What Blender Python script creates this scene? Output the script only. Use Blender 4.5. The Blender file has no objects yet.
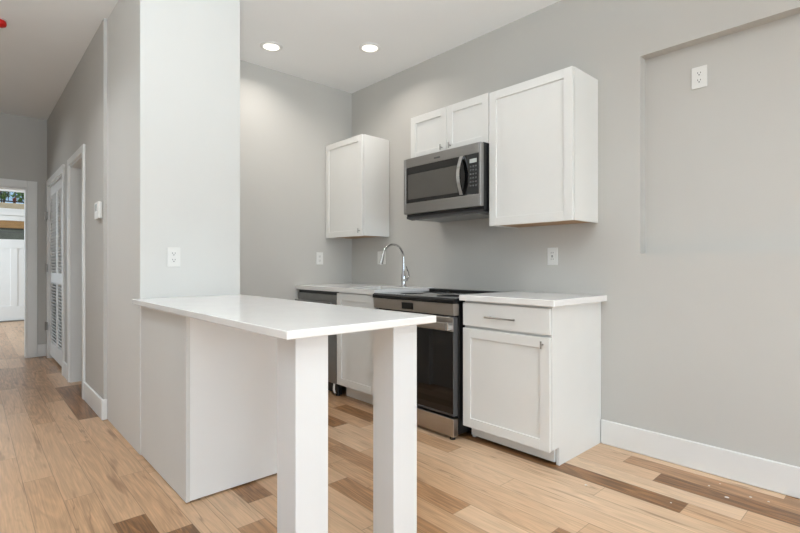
import bpy, bmesh, math, random
from mathutils import Vector, Matrix
random.seed(7)
PI = math.pi
scene = bpy.context.scene
COL = scene.collection

# ------------------------------------------------------------------ camera
YAW = math.atan(433 / 474.5)
cam_d = bpy.data.cameras.new('camera')
cam_d.sensor_width = 36.0
cam_d.lens = 36.0 * 474.5 / 800
cam_d.shift_y = -1.5 / 800
cam_d.clip_start = 0.02
cam = bpy.data.objects.new('camera', cam_d)
COL.objects.link(cam)
cam.location = (0, 0, 1.10)
cam.rotation_euler = (PI / 2, 0, -YAW)
scene.camera = cam

# ------------------------------------------------------------------ world, view
world = bpy.data.worlds.new('world')
scene.world = world
world.use_nodes = True
wn = world.node_tree
bg = wn.nodes['Background']
sky = wn.nodes.new('ShaderNodeTexSky')
sky.sky_type = 'HOSEK_WILKIE'
sky.turbidity = 4.0
sky.sun_direction = Vector((-0.3, -0.6, 0.75)).normalized()
wn.links.new(sky.outputs[0], bg.inputs[0])
bg.inputs[1].default_value = 5.0
scene.view_settings.view_transform = 'Standard'
scene.view_settings.look = 'None'
scene.view_settings.exposure = -0.55
scene.view_settings.gamma = 1.0
scene.view_settings.use_curve_mapping = False

def area(name, loc, rot, size, size_y, power, color=(1, 1, 1), shape='RECTANGLE', spread=PI):
    d = bpy.data.lights.new(name, 'AREA')
    d.shape = shape
    d.size = size
    if shape in ('RECTANGLE', 'ELLIPSE'):
        d.size_y = size_y
    d.energy = power
    d.color = color
    d.spread = spread
    o = bpy.data.objects.new(name, d)
    o.location = loc
    o.rotation_euler = rot
    COL.objects.link(o)
    return o

DAY = (0.78, 0.90, 1.0)
WARM = (1.0, 0.95, 0.90)
H = 2.85
# daylight through the living room windows behind the camera (facing +Y)
area('daylight_rear_window', (0.3, -4.82, 1.2), (PI / 2, 0, 0), 4.2, 2.2, 210, DAY)
# fill as from an unseen side window, sized to lighten left faces (facing +X)
area('side_fill_light', (-2.52, 0.6, 1.5), (PI / 2, 0, -PI / 2), 3.0, 1.9, 8, DAY)
# added upward fill behind the camera to brighten the ceiling, like a bounced flash
area('ceiling_fill_light', (-0.2, -0.6, 1.35), (2.75, 0, 0), 1.0, 1.0, 160, (0.80, 0.92, 1.0), spread=2.3)
# added fill as from an unseen front room window, brightens the far floor
area('front_room_fill_light', (-1.55, 9.9, 1.5), (PI / 2, 0, -PI / 2), 2.6, 1.9, 150, DAY)
# unseen ceiling cans (out of frame), part of them added as fill
# sun over the roof, from behind the house
sun_d = bpy.data.lights.new('sun', 'SUN')
sun_d.energy = 5.0
sun_d.angle = 0.02
sun_d.color = (1.0, 0.96, 0.9)
sun_o = bpy.data.objects.new('sun', sun_d)
sun_o.rotation_euler = (math.radians(22), 0, 0)
sun_o.location = (0, 0, 12)
COL.objects.link(sun_o)
for cx, cy, pw in ((-0.05, 5.7, 4), (-0.42, 3.7, 20), (1.9, 1.65, 3), (0.6, 0.3, 2), (1.75, 0.4, 4), (0.6, -1.3, 10), (-1.2, -1.3, 8), (1.75, -1.3, 10)):  # far hall and kitchen cans are added to brighten those areas
    area('unseen_can_light', (cx, cy, H - 0.006), (0, 0, 0), 0.13, 0.13, pw, (0.92, 0.96, 1.0), 'DISK', 2.4)

# ------------------------------------------------------------------ materials
def lin(c):
    return tuple(((v / 255) / 12.92 if v / 255 <= 0.04045 else ((v / 255 + 0.055) / 1.055) ** 2.4) for v in c) + (1.0,)

def mat(name, rgb, rough=0.5, metal=0.0, noise=0.03, nscale=6.0, bump=0.0, bscale=200.0, emit=None, estr=0.0, coat=0.0, spec=0.5, stretch=None):
    m = bpy.data.materials.new(name)
    m.use_nodes = True
    nt = m.node_tree
    b = nt.nodes['Principled BSDF']
    b.inputs['Roughness'].default_value = rough
    b.inputs['Metallic'].default_value = metal
    b.inputs['Coat Weight'].default_value = coat
    b.inputs['Specular IOR Level'].default_value = spec
    tc = nt.nodes.new('ShaderNodeTexCoord')
    vec = tc.outputs['Object']
    if stretch:
        mp = nt.nodes.new('ShaderNodeMapping')
        mp.inputs['Scale'].default_value = stretch
        nt.links.new(vec, mp.inputs[0])
        vec = mp.outputs[0]
    n = nt.nodes.new('ShaderNodeTexNoise')
    n.inputs['Scale'].default_value = nscale
    n.inputs['Detail'].default_value = 4
    nt.links.new(vec, n.inputs['Vector'])
    r = nt.nodes.new('ShaderNodeValToRGB')
    c = lin(rgb)
    r.color_ramp.elements[0].position = 0.3
    r.color_ramp.elements[1].position = 0.7
    r.color_ramp.elements[0].color = tuple(max(0, v * (1 - noise)) for v in c[:3]) + (1,)
    r.color_ramp.elements[1].color = tuple(min(1, v * (1 + noise)) for v in c[:3]) + (1,)
    nt.links.new(n.outputs['Fac'], r.inputs[0])
    nt.links.new(r.outputs[0], b.inputs['Base Color'])
    if bump > 0:
        n2 = nt.nodes.new('ShaderNodeTexNoise')
        n2.inputs['Scale'].default_value = bscale
        nt.links.new(vec, n2.inputs['Vector'])
        bp = nt.nodes.new('ShaderNodeBump')
        bp.inputs['Strength'].default_value = bump
        bp.inputs['Distance'].default_value = 0.002
        nt.links.new(n2.outputs['Fac'], bp.inputs['Height'])
        nt.links.new(bp.outputs[0], b.inputs['Normal'])
    if emit:
        b.inputs['Emission Color'].default_value = lin(emit)
        b.inputs['Emission Strength'].default_value = estr
    return m

M = {}
M['wall'] = mat('warm_grey_wall_paint', (196, 193.5, 188), 0.75, noise=0.015, nscale=1.5, bump=0.08, bscale=350, spec=0.25)
M['ceiling'] = mat('ceiling_paint', (243, 243, 242), 0.85, noise=0.01, nscale=1.2, bump=0.05, bscale=300, spec=0.2)
M['white_wall'] = mat('white_wall_paint', (219, 218, 214), 0.6, noise=0.012, nscale=2, bump=0.04, bscale=300, spec=0.3)
M['trim'] = mat('white_trim_paint', (231, 230, 227), 0.38, noise=0.01, spec=0.4)
M['cab'] = mat('white_cabinet_paint', (230, 229, 225), 0.38, noise=0.01, spec=0.4)
M['post'] = mat('white_post_paint', (227, 227, 226), 0.42, noise=0.01, nscale=3, spec=0.4)
M['panel'] = mat('white_paint_lightened', (239, 239, 238), 0.4, noise=0.01, nscale=3, spec=0.4)  # posts' white paint again, lightened to stand in for light on the end panel
M['quartz'] = mat('white_quartz', (240, 238, 235), 0.13, noise=0.02, nscale=9, spec=0.5)
M['steel'] = mat('brushed_stainless_steel', (150, 148, 146), 0.30, 1.0, noise=0.06, nscale=8, stretch=(1, 1, 60), bump=0.03, bscale=60)
M['lightsteel'] = mat('light_brushed_steel', (184, 178, 171), 0.32, 1.0, noise=0.05, nscale=8, stretch=(1, 1, 60), bump=0.03, bscale=60)
M['darksteel'] = mat('dark_stainless_steel', (150, 149, 147), 0.42, 1.0, noise=0.06, nscale=8, stretch=(60, 1, 1))
M['greysteel'] = mat('grey_painted_metal', (92, 92, 94), 0.4, 0.6, noise=0.04)
M['chrome'] = mat('polished_chrome', (205, 205, 206), 0.08, 1.0, noise=0.01)
M['nickel'] = mat('brushed_nickel', (150, 146, 140), 0.28, 1.0, noise=0.03)
M['blackglass'] = mat('black_glass', (9, 9, 10), 0.04, 0.0, noise=0.05, spec=0.6)
M['cooktop'] = mat('ceramic_cooktop_glass', (12, 12, 13), 0.09, 0.0, noise=0.05, spec=0.6)
M['window_mesh'] = mat('smoked_door_window', (84, 81, 76), 0.12, 0.0, noise=0.06, nscale=3, spec=0.6)
M['black'] = mat('black_enamel', (14, 14, 15), 0.35, noise=0.1)
M['rubber'] = mat('black_rubber', (22, 22, 23), 0.7, noise=0.1)
M['plastic'] = mat('white_plastic', (231, 230, 226), 0.35, noise=0.01)
M['slot'] = mat('dark_socket_slot', (60, 57, 54), 0.6, noise=0.05)
M['lcd'] = mat('grey_lcd', (176, 179, 176), 0.25, noise=0.05, emit=(150, 155, 150), estr=0.25)
M['button'] = mat('grey_button_print', (92, 92, 92), 0.4, noise=0.05)
M['mwbelow'] = mat('light_grey_filter_mesh', (150, 152, 152), 0.4, 0.7, noise=0.15, nscale=300)
M['rawwood'] = mat('raw_plywood', (171, 138, 104), 0.6, noise=0.12, nscale=6, stretch=(1, 14, 1))
M['lens'] = mat('lit_lamp_lens', (255, 250, 240), 0.5, noise=0.0, emit=(255, 246, 232), estr=2.5)
M['red'] = mat('red_plastic_cap', (196, 24, 16), 0.35, noise=0.05)
M['beam'] = mat('tan_timber', (186, 140, 88), 0.6, noise=0.15, nscale=5, stretch=(1, 12, 12))
M['concrete'] = mat('grey_green_siding', (104, 108, 100), 0.8, noise=0.12, nscale=10)
M['ledge'] = mat('pale_stone_ledge', (206, 188, 160), 0.8, noise=0.08, nscale=10)
M['railing'] = mat('black_railing_paint', (30, 32, 36), 0.5, noise=0.05)
M['leaf'] = mat('green_leaves', (84, 128, 46), 0.6, noise=0.3, nscale=9)
M['redleaf'] = mat('red_leaves', (150, 56, 48), 0.6, noise=0.2, nscale=9)
M['bark'] = mat('brown_bark', (88, 68, 50), 0.8, noise=0.2)
M['crumb'] = mat('white_plaster', (235, 232, 226), 0.8, noise=0.03)

def glass_mat():
    m = bpy.data.materials.new('clear_window_glass')
    m.use_nodes = True
    nt = m.node_tree
    nt.nodes.clear()
    out = nt.nodes.new('ShaderNodeOutputMaterial')
    mix = nt.nodes.new('ShaderNodeMixShader')
    tr = nt.nodes.new('ShaderNodeBsdfTransparent')
    gl = nt.nodes.new('ShaderNodeBsdfGlossy')
    gl.inputs['Roughness'].default_value = 0.02
    fr = nt.nodes.new('ShaderNodeFresnel')
    fr.inputs[0].default_value = 1.45
    tr.inputs[0].default_value = (0.95, 0.97, 0.96, 1)
    nt.links.new(fr.outputs[0], mix.inputs[0])
    nt.links.new(tr.outputs[0], mix.inputs[1])
    nt.links.new(gl.outputs[0], mix.inputs[2])
    nt.links.new(mix.outputs[0], out.inputs[0])
    return m
M['glass'] = glass_mat()

def floor_mat():
    m = bpy.data.materials.new('hickory_plank_floor')
    m.use_nodes = True
    nt = m.node_tree
    L = nt.links.new
    N = nt.nodes.new
    b = nt.nodes['Principled BSDF']
    uv = N('ShaderNodeUVMap')
    uv.uv_map = 'UVMap'
    tone = N('ShaderNodeAttribute'); tone.attribute_name = 'tone'
    seed = N('ShaderNodeAttribute'); seed.attribute_name = 'seed'
    ramp = N('ShaderNodeValToRGB')
    els = ramp.color_ramp.elements
    els[0].position = 0.0; els[0].color = lin((122, 83, 48))
    els[1].position = 1.0; els[1].color = lin((222, 192, 160))
    for p, c in ((0.25, (152, 108, 68)), (0.5, (190, 148, 110)), (0.75, (210, 173, 137))):
        e = els.new(p); e.color = lin(c)
    L(tone.outputs['Fac'], ramp.inputs[0])
    # offset grain by seed
    comb = N('ShaderNodeCombineXYZ')
    sc = N('ShaderNodeMath'); sc.operation = 'MULTIPLY'; sc.inputs[1].default_value = 57.0
    L(seed.outputs['Fac'], sc.inputs[0])
    L(sc.outputs[0], comb.inputs[0]); L(sc.outputs[0], comb.inputs[1]); L(sc.outputs[0], comb.inputs[2])
    add = N('ShaderNodeVectorMath'); add.operation = 'ADD'
    L(uv.outputs[0], add.inputs[0]); L(comb.outputs[0], add.inputs[1])
    mp = N('ShaderNodeMapping'); mp.inputs['Scale'].default_value = (9, 1.1, 1)
    L(add.outputs[0], mp.inputs[0])
    n1 = N('ShaderNodeTexNoise'); n1.inputs['Scale'].default_value = 1.0; n1.inputs['Detail'].default_value = 3; n1.inputs['Distortion'].default_value = 0.9
    L(mp.outputs[0], n1.inputs['Vector'])
    # cathedral rings from the noise field
    mul = N('ShaderNodeMath'); mul.operation = 'MULTIPLY'; mul.inputs[1].default_value = 46.0
    L(n1.outputs['Fac'], mul.inputs[0])
    sn = N('ShaderNodeMath'); sn.operation = 'SINE'
    L(mul.outputs[0], sn.inputs[0])
    mp2 = N('ShaderNodeMapping'); mp2.inputs['Scale'].default_value = (160, 4, 1)
    L(add.outputs[0], mp2.inputs[0])
    n2 = N('ShaderNodeTexNoise'); n2.inputs['Scale'].default_value = 1.0; n2.inputs['Detail'].default_value = 5
    L(mp2.outputs[0], n2.inputs['Vector'])
    # broad patches and mineral streaks
    mp3 = N('ShaderNodeMapping'); mp3.inputs['Scale'].default_value = (18, 2.2, 1)
    L(add.outputs[0], mp3.inputs[0])
    n3 = N('ShaderNodeTexNoise'); n3.inputs['Scale'].default_value = 1.0; n3.inputs['Detail'].default_value = 2
    L(mp3.outputs[0], n3.inputs['Vector'])
    streak = N('ShaderNodeMapRange')
    streak.inputs['From Min'].default_value = 0.61; streak.inputs['From Max'].default_value = 0.75
    streak.inputs['To Min'].default_value = 0.0; streak.inputs['To Max'].default_value = 0.75
    L(n3.outputs['Fac'], streak.inputs['Value'])
    g1 = N('ShaderNodeMapRange'); g1.inputs['From Min'].default_value = -1; g1.inputs['From Max'].default_value = 1
    g1.inputs['To Min'].default_value = 0.92; g1.inputs['To Max'].default_value = 1.03
    L(sn.outputs[0], g1.inputs['Value'])
    g2 = N('ShaderNodeMapRange'); g2.inputs['From Min'].default_value = 0.25; g2.inputs['From Max'].default_value = 0.75
    g2.inputs['To Min'].default_value = 0.85; g2.inputs['To Max'].default_value = 1.12
    L(n2.outputs['Fac'], g2.inputs['Value'])
    # darker heartwood planks carry a stronger figure
    ex_ = N('ShaderNodeMapRange'); ex_.inputs['From Min'].default_value = 0.1; ex_.inputs['From Max'].default_value = 0.7
    ex_.inputs['To Min'].default_value = 4.5; ex_.inputs['To Max'].default_value = 1.0
    L(tone.outputs['Fac'], ex_.inputs['Value'])
    pg = N('ShaderNodeMath'); pg.operation = 'MULTIPLY'
    L(g1.outputs[0], pg.inputs[0]); L(g2.outputs[0], pg.inputs[1])
    mm = N('ShaderNodeMath'); mm.operation = 'POWER'
    L(pg.outputs[0], mm.inputs[0]); L(ex_.outputs[0], mm.inputs[1])
    scl = N('ShaderNodeVectorMath'); scl.operation = 'SCALE'
    L(ramp.outputs[0], scl.inputs[0]); L(mm.outputs[0], scl.inputs['Scale'])
    mix = N('ShaderNodeMix'); mix.data_type = 'RGBA'
    mix.inputs['B'].default_value = lin((122, 84, 54))
    L(streak.outputs[0], mix.inputs['Factor']); L(scl.outputs[0], mix.inputs['A'])
    # thin dark mineral lines on some planks, following the grain field
    mp4 = N('ShaderNodeMapping'); mp4.inputs['Scale'].default_value = (13, 0.7, 1); mp4.inputs['Location'].default_value = (3.1, 7.7, 0)
    L(add.outputs[0], mp4.inputs[0])
    n4 = N('ShaderNodeTexNoise'); n4.inputs['Scale'].default_value = 1.0; n4.inputs['Detail'].default_value = 3; n4.inputs['Distortion'].default_value = 0.1
    L(mp4.outputs[0], n4.inputs['Vector'])
    sb = N('ShaderNodeMath'); sb.operation = 'SUBTRACT'; sb.inputs[1].default_value = 0.56
    L(n4.outputs['Fac'], sb.inputs[0])
    ab = N('ShaderNodeMath'); ab.operation = 'ABSOLUTE'; L(sb.outputs[0], ab.inputs[0])
    lr = N('ShaderNodeMapRange'); lr.inputs['From Min'].default_value = 0.0; lr.inputs['From Max'].default_value = 0.013
    lr.inputs['To Min'].default_value = 1.0; lr.inputs['To Max'].default_value = 0.0
    L(ab.outputs[0], lr.inputs['Value'])
    sd = N('ShaderNodeMapRange'); sd.inputs['From Min'].default_value = 0.45; sd.inputs['From Max'].default_value = 0.9
    sd.inputs['To Min'].default_value = 0.0; sd.inputs['To Max'].default_value = 0.5
    L(seed.outputs['Fac'], sd.inputs['Value'])
    lm = N('ShaderNodeMath'); lm.operation = 'MULTIPLY'; L(lr.outputs[0], lm.inputs[0]); L(sd.outputs[0], lm.inputs[1])
    mixl = N('ShaderNodeMix'); mixl.data_type = 'RGBA'
    mixl.inputs['B'].default_value = lin((104, 66, 40))
    L(lm.outputs[0], mixl.inputs['Factor']); L(mix.outputs['Result'], mixl.inputs['A'])
    mix = mixl
    # joints: distance from the plank edge in metres held in the second UV
    uv2 = N('ShaderNodeUVMap'); uv2.uv_map = 'edge'
    sep = N('ShaderNodeSeparateXYZ'); L(uv2.outputs[0], sep.inputs[0])
    wat = N('ShaderNodeAttribute'); wat.attribute_name = 'pw'
    lat = N('ShaderNodeAttribute'); lat.attribute_name = 'pl'
    def edge(src, length):
        a = N('ShaderNodeMath'); a.operation = 'SUBTRACT'
        L(length.outputs['Fac'], a.inputs[0]); L(src, a.inputs[1])
        c = N('ShaderNodeMath'); c.operation = 'MINIMUM'
        L(a.outputs[0], c.inputs[0]); L(src, c.inputs[1])
        return c
    ex = edge(sep.outputs[0], wat); ey = edge(sep.outputs[1], lat)
    mn = N('ShaderNodeMath'); mn.operation = 'MINIMUM'
    L(ex.outputs[0], mn.inputs[0]); L(ey.outputs[0], mn.inputs[1])
    jr = N('ShaderNodeMapRange'); jr.inputs['From Min'].default_value = 0.0004; jr.inputs['From Max'].default_value = 0.0022
    jr.inputs['To Min'].default_value = 0.5; jr.inputs['To Max'].default_value = 0.0
    L(mn.outputs[0], jr.inputs['Value'])
    mix2 = N('ShaderNodeMix'); mix2.data_type = 'RGBA'
    mix2.inputs['B'].default_value = lin((74, 52, 36))
    L(jr.outputs[0], mix2.inputs['Factor']); L(mix.outputs['Result'], mix2.inputs['A'])
    L(mix2.outputs['Result'], b.inputs['Base Color'])
    b.inputs['Roughness'].default_value = 0.31
    b.inputs['Specular IOR Level'].default_value = 0.45
    bp = N('ShaderNodeBump'); bp.inputs['Strength'].default_value = 0.15; bp.inputs['Distance'].default_value = 0.002
    L(n2.outputs['Fac'], bp.inputs['Height']); L(bp.outputs[0], b.inputs['Normal'])
    return m
M['floor'] = floor_mat()

# ------------------------------------------------------------------ geometry helpers
def box(bm, x0, x1, y0, y1, z0, z1, bev=0.0, rot=None, seg=1):
    g = bmesh.ops.create_cube(bm, size=1.0)
    vs = g['verts']
    c = Vector(((x0 + x1) / 2, (y0 + y1) / 2, (z0 + z1) / 2))
    s = Vector((abs(x1 - x0), abs(y1 - y0), abs(z1 - z0)))
    for v in vs:
        p = Vector((v.co.x * s.x, v.co.y * s.y, v.co.z * s.z))
        if rot is not None:
            p = rot @ p
        v.co = p + c
    if bev > 0:
        es = list({e for v in vs for e in v.link_edges})
        bmesh.ops.bevel(bm, geom=es, offset=min(bev, 0.45 * min(s)), segments=seg, affect='EDGES', profile=0.5)
    return bm

def cyl(bm, p0, p1, r0, r1=None, n=20, caps=True):
    r1 = r0 if r1 is None else r1
    p0, p1 = Vector(p0), Vector(p1)
    d = p1 - p0
    q = d.to_track_quat('Z', 'Y').to_matrix().to_4x4()
    q.translation = (p0 + p1) / 2
    bmesh.ops.create_cone(bm, cap_ends=caps, segments=n, radius1=r0, radius2=r1, depth=d.length, matrix=q)
    return bm

def lathe(bm, center, prof, n=32, axis='Z'):
    # prof: list of (r, h); revolved about axis through center
    rings = []
    c = Vector(center)
    for r, h in prof:
        ring = []
        for i in range(n):
            a = 2 * PI * i / n
            if axis == 'Z':
                p = Vector((r * math.cos(a), r * math.sin(a), h))
            elif axis == 'X':
                p = Vector((h, r * math.cos(a), r * math.sin(a)))
            else:
                p = Vector((r * math.cos(a), h, r * math.sin(a)))
            ring.append(bm.verts.new(c + p))
        rings.append(ring)
    for a, b in zip(rings, rings[1:]):
        for i in range(n):
            bm.faces.new((a[i], a[(i + 1) % n], b[(i + 1) % n], b[i]))
    for ring in (rings[0], rings[-1]):
        try:
            bm.faces.new(ring)
        except ValueError:
            pass
    return bm

def tube(bm, pts, radii, n=12):
    pts = [Vector(p) for p in pts]
    if not isinstance(radii, (list, tuple)):
        radii = [radii] * len(pts)
    rings = []
    t_prev = (pts[1] - pts[0]).normalized()
    nrm = t_prev.orthogonal().normalized()
    for i, p in enumerate(pts):
        if i == 0: t = (pts[1] - pts[0])
        elif i == len(pts) - 1: t = (pts[-1] - pts[-2])
        else: t = (pts[i + 1] - pts[i - 1])
        t.normalize()
        q = t_prev.rotation_difference(t)
        nrm = (q @ nrm).normalized()
        t_prev = t
        bi = t.cross(nrm)
        rings.append([bm.verts.new(p + radii[i] * (math.cos(2 * PI * k / n) * nrm + math.sin(2 * PI * k / n) * bi)) for k in range(n)])
    for a, b in zip(rings, rings[1:]):
        for k in range(n):
            bm.faces.new((a[k], a[(k + 1) % n], b[(k + 1) % n], b[k]))
    bm.faces.new(rings[0]); bm.faces.new(rings[-1])
    return bm

def prism(bm, poly, axis, a, b):
    # poly: list of 2D points; extruded along axis from a to b. axis 'Y': poly in (x, z); 'X': (y, z); 'Z': (x, y)
    def P(p, t):
        if axis == 'Y': return (p[0], t, p[1])
        if axis == 'X': return (t, p[0], p[1])
        return (p[0], p[1], t)
    A = [bm.verts.new(P(p, a)) for p in poly]
    B = [bm.verts.new(P(p, b)) for p in poly]
    bm.faces.new(A); bm.faces.new(B[::-1])
    n = len(poly)
    for i in range(n):
        bm.faces.new((A[i], B[i], B[(i + 1) % n], A[(i + 1) % n]))
    return bm

def wloc(o):
    v = Vector((0, 0, 0))
    while o is not None:
        v += o.location
        o = o.parent
    return v

def obj(name, bm, m, parent=None, smooth=False, base=None):
    bmesh.ops.recalc_face_normals(bm, faces=bm.faces)
    off = Vector(base) if base is not None else Vector((0, 0, 0))
    if parent is not None:
        off = off + Vector((0, 0, 0))
        par = wloc(parent)
    else:
        par = Vector((0, 0, 0))
    origin = off if base is not None else par
    for v in bm.verts:
        v.co -= origin
    me = bpy.data.meshes.new(name)
    bm.to_mesh(me)
    bm.free()
    if isinstance(m, (list, tuple)):
        for k in m: me.materials.append(k)
    else:
        me.materials.append(m)
    if smooth:
        me.polygons.foreach_set('use_smooth', [True] * len(me.polygons))
        me.set_sharp_from_angle(angle=math.radians(35))
    o = bpy.data.objects.new(name, me)
    COL.objects.link(o)
    if parent is not None:
        o.parent = parent
        o.location = origin - par
    else:
        o.location = origin
    return o

def thing(name, label, cat, loc, group=None):
    o = bpy.data.objects.new(name, None)
    o.empty_display_size = 0.1
    COL.objects.link(o)
    o.location = loc
    o['label'] = label
    o['category'] = cat
    if group: o['group'] = group
    return o

def tag(o, label, cat, group=None, kind=None):
    o['label'] = label
    o['category'] = cat
    if group: o['group'] = group
    if kind: o['kind'] = kind
    return o

def struct(name, bm, m, parent=None, **k):
    o = obj(name, bm, m, parent, **k)
    if parent is None:
        o['kind'] = 'structure'
    return o

def nb():
    return bmesh.new()

# ------------------------------------------------------------------ floor
PW = 0.125
def plank_floor():
    explicit = {
        -2: [(0.43, 1.9, 0.93), (-0.3, 0.43, 0.42)],
        -1: [(1.12, 2.1, 0.80), (-0.2, 1.12, 0.40)],
        0: [(0.92, 2.2, 0.82), (-0.4, 0.92, 0.14)],
        1: [(0.52, 2.1, 0.96), (-0.7, 0.52, 0.72)],
        2: [(0.72, 2.1, 0.20), (-0.5, 0.72, 0.66)],
        3: [(1.05, 2.35, 0.88), (-0.2, 1.05, 0.90)],
        4: [(0.6, 1.866, 0.92), (1.866, 2.6, 0.56), (2.6, 3.05, 0.22), (3.05, 4.0, 0.55)],
        5: [(0.3, 1.41, 0.86), (1.41, 2.55, 0.88), (2.55, 3.4, 0.6)],
        6: [(0.95, 2.15, 0.78), (2.15, 2.68, 0.82), (2.68, 3.1, 0.24), (0.0, 0.95, 0.70)],
        7: [(1.02, 2.22, 0.72), (2.22, 3.0, 0.86), (0.2, 1.02, 0.30)],
        8: [(0.3, 1.39, 0.88), (1.39, 2.4, 0.44), (2.4, 3.2, 0.5)],
        9: [(0.7, 1.84, 0.62), (1.84, 2.2, 0.66), (2.2, 3.1, 0.72)],
        10: [(1.1, 2.0, 0.40), (2.0, 2.9, 0.84)],
        11: [(0.9, 1.56, 0.85), (1.56, 2.5, 0.8)],
        12: [(0.8, 2.0, 0.80), (2.0, 2.9, 0.72)],
        13: [(1.0, 2.09, 0.72), (2.09, 2.285, 0.30), (2.285, 3.0, 0.6)],
        14: [(0.9, 1.92, 0.44), (1.92, 3.0, 0.80)],
        15: [(0.9, 1.7, 0.6), (1.7, 2.75, 0.76), (2.75, 4.02, 0.62), (4.02, 5.22, 0.12)],
        16: [(1.0, 2.085, 0.12), (2.085, 2.8, 0.60), (2.8, 4.02, 0.66), (4.02, 5.22, 0.14)],
        17: [(1.2, 2.31, 0.16), (2.31, 3.515, 0.64), (3.515, 4.7, 0.66), (4.7, 6.1, 0.5)],
        18: [(1.5, 2.69, 0.60), (2.69, 4.1, 0.68), (4.1, 5.3, 0.54)],
        19: [(2.1, 3.05, 0.62), (3.05, 4.5, 0.72)],
        20: [(2.4, 3.48, 0.70), (3.48, 4.9, 0.80)],
        21: [(2.6, 4.1, 0.68), (4.1, 5.5, 0.74)],
    }
    X_MIN, X_MAX, Y_MIN, Y_MAX = -2.6, 3.02, -4.9, 12.1
    rnd = random.Random(11)
    planks = []
    for k in range(-3, 44):
        x1 = 2.708 - PW * k
        x0 = x1 - PW
        x0c, x1c = max(x0, X_MIN), min(x1, X_MAX)
        if x1c - x0c < 0.001: continue
        segs = sorted(explicit.get(k, []))
        if not segs:
            s = rnd.uniform(0.3, 2.0)
            segs = [(s, s + rnd.uniform(0.5, 1.2), rnd.choice((.55, .62, .7, .78)))]
        out = list(segs)
        y = segs[0][0]
        while y > Y_MIN:
            l = rnd.uniform(0.4, 1.25)
            out.append((max(Y_MIN, y - l), y, rnd.choice((.25, .5, .62, .7, .72, .8, .85, .9))))
            y -= l
        y = segs[-1][1]
        while y < Y_MAX:
            l = rnd.uniform(0.5, 1.3)
            out.append((y, min(Y_MAX, y + l), rnd.choice((.45, .52, .6, .64, .68, .7, .75))))
            y += l
        for y0, y1, t in out:
            if y1 - y0 > 0.001:
                planks.append((x0c, x1c, y0, y1, t, rnd.random()))
    verts, faces = [], []
    for x0, x1, y0, y1, t, s in planks:
        i = len(verts)
        verts += [(x0, y0, 0), (x1, y0, 0), (x1, y1, 0), (x0, y1, 0)]
        faces.append((i, i + 1, i + 2, i + 3))
    # slab under the planks
    i = len(verts)
    verts += [(X_MIN, Y_MIN, -0.1), (X_MAX, Y_MIN, -0.1), (X_MAX, Y_MAX, -0.1), (X_MIN, Y_MAX, -0.1)]
    faces.append((i + 3, i + 2, i + 1, i))
    planks.append((X_MIN, X_MAX, Y_MIN, Y_MAX, .5, .5))
    me = bpy.data.meshes.new('floor')
    me.from_pydata(verts, [], faces)
    u1 = me.uv_layers.new(name='UVMap')
    u2 = me.uv_layers.new(name='edge')
    for n in ('tone', 'seed', 'pw', 'pl'):
        me.attributes.new(n, 'FLOAT', 'FACE')
    u1, u2 = me.uv_layers['UVMap'], me.uv_layers['edge']
    at = {n: me.attributes[n] for n in ('tone', 'seed', 'pw', 'pl')}
    for f, (x0, x1, y0, y1, t, s) in zip(me.polygons, planks):
        at['tone'].data[f.index].value = t
        at['seed'].data[f.index].value = s
        at['pw'].data[f.index].value = x1 - x0
        at['pl'].data[f.index].value = y1 - y0
        for li in f.loop_indices:
            v = me.vertices[me.loops[li].vertex_index].co
            u1.data[li].uv = (v.x, v.y)
            u2.data[li].uv = (v.x - x0, v.y - y0)
    me.materials.append(M['floor'])
    o = bpy.data.objects.new('floor', me)
    COL.objects.link(o)
    o['kind'] = 'structure'
    return o
plank_floor()

# ------------------------------------------------------------------ shell
XW = 2.902            # kitchen wall face
YB = 3.91            # kitchen end wall face
XH = 0.716           # hall wall face
XP = 0.738           # pier / island hall-side face
YP = 3.035            # pier front
YE = 7.12            # hall end wall
YF = 11.90           # front room outer wall

struct('ceiling', box(nb(), -2.65, 3.15, -4.95, 12.15, H, H + 0.12), M['ceiling'])

# right wall with the shallow recess
bm = nb()
ND = 0.073
nz0, nz1, ny0, ny1 = 1.167, 2.318, -0.45, 1.10
box(bm, XW + ND, XW + 0.2, -4.9, 4.06, 0, H)
box(bm, XW, XW + ND, ny1, 4.06, 0, H)
box(bm, XW, XW + ND, -4.9, ny0, 0, H)
box(bm, XW, XW + ND, ny0, ny1, 0, nz0)
box(bm, XW, XW + ND, ny0, ny1, nz1, H)
struct('wall_right', bm, M['wall'])

struct('wall_back', box(nb(), 1.337, XW, YB, YB + 0.14, 0, H), M['wall'])
struct('wall_pier', box(nb(), XP, 1.337, YP, YB, 0, H, bev=0.003), M['white_wall'])

# hall wall with two doorways
LY0, LY1 = 5.785, 6.94      # louvered closet opening
DY0, DY1 = 4.66, 5.37      # plain doorway
DH = 2.03
XI = XH + 0.085
bm = nb()
Y0H = YB - 0.005
box(bm, XH, XI, Y0H, DY0, 0, H)
box(bm, XH, XI, DY0, DY1, DH, H)
box(bm, XH, XI, DY1, LY0, 0, H)
box(bm, XH, XI, LY0, LY1, DH, H)
box(bm, XH, XI, LY1, YE, 0, H)
struct('wall_hall', bm, M['wall'])
# closet backs behind the two doors
bm = nb()
box(bm, XI + 1.0, XI + 1.08, YB + 0.14, YE, 0, H)
box(bm, XI, XI + 1.0, 5.52, 5.60, 0, H)
struct('wall_closet', bm, M['wall'])

# hall end wall with the cased opening
OX0, OX1 = -0.42, 0.524
OH = 2.008
bm = nb()
box(bm, OX1, XI + 1.1, YE, YE + 0.13, 0, H)
box(bm, OX0, OX1, YE, YE + 0.13, OH, H)
box(bm, -2.6, OX0, YE, YE + 0.13, 0, H)
struct('wall_end', bm, M['wall'])
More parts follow.
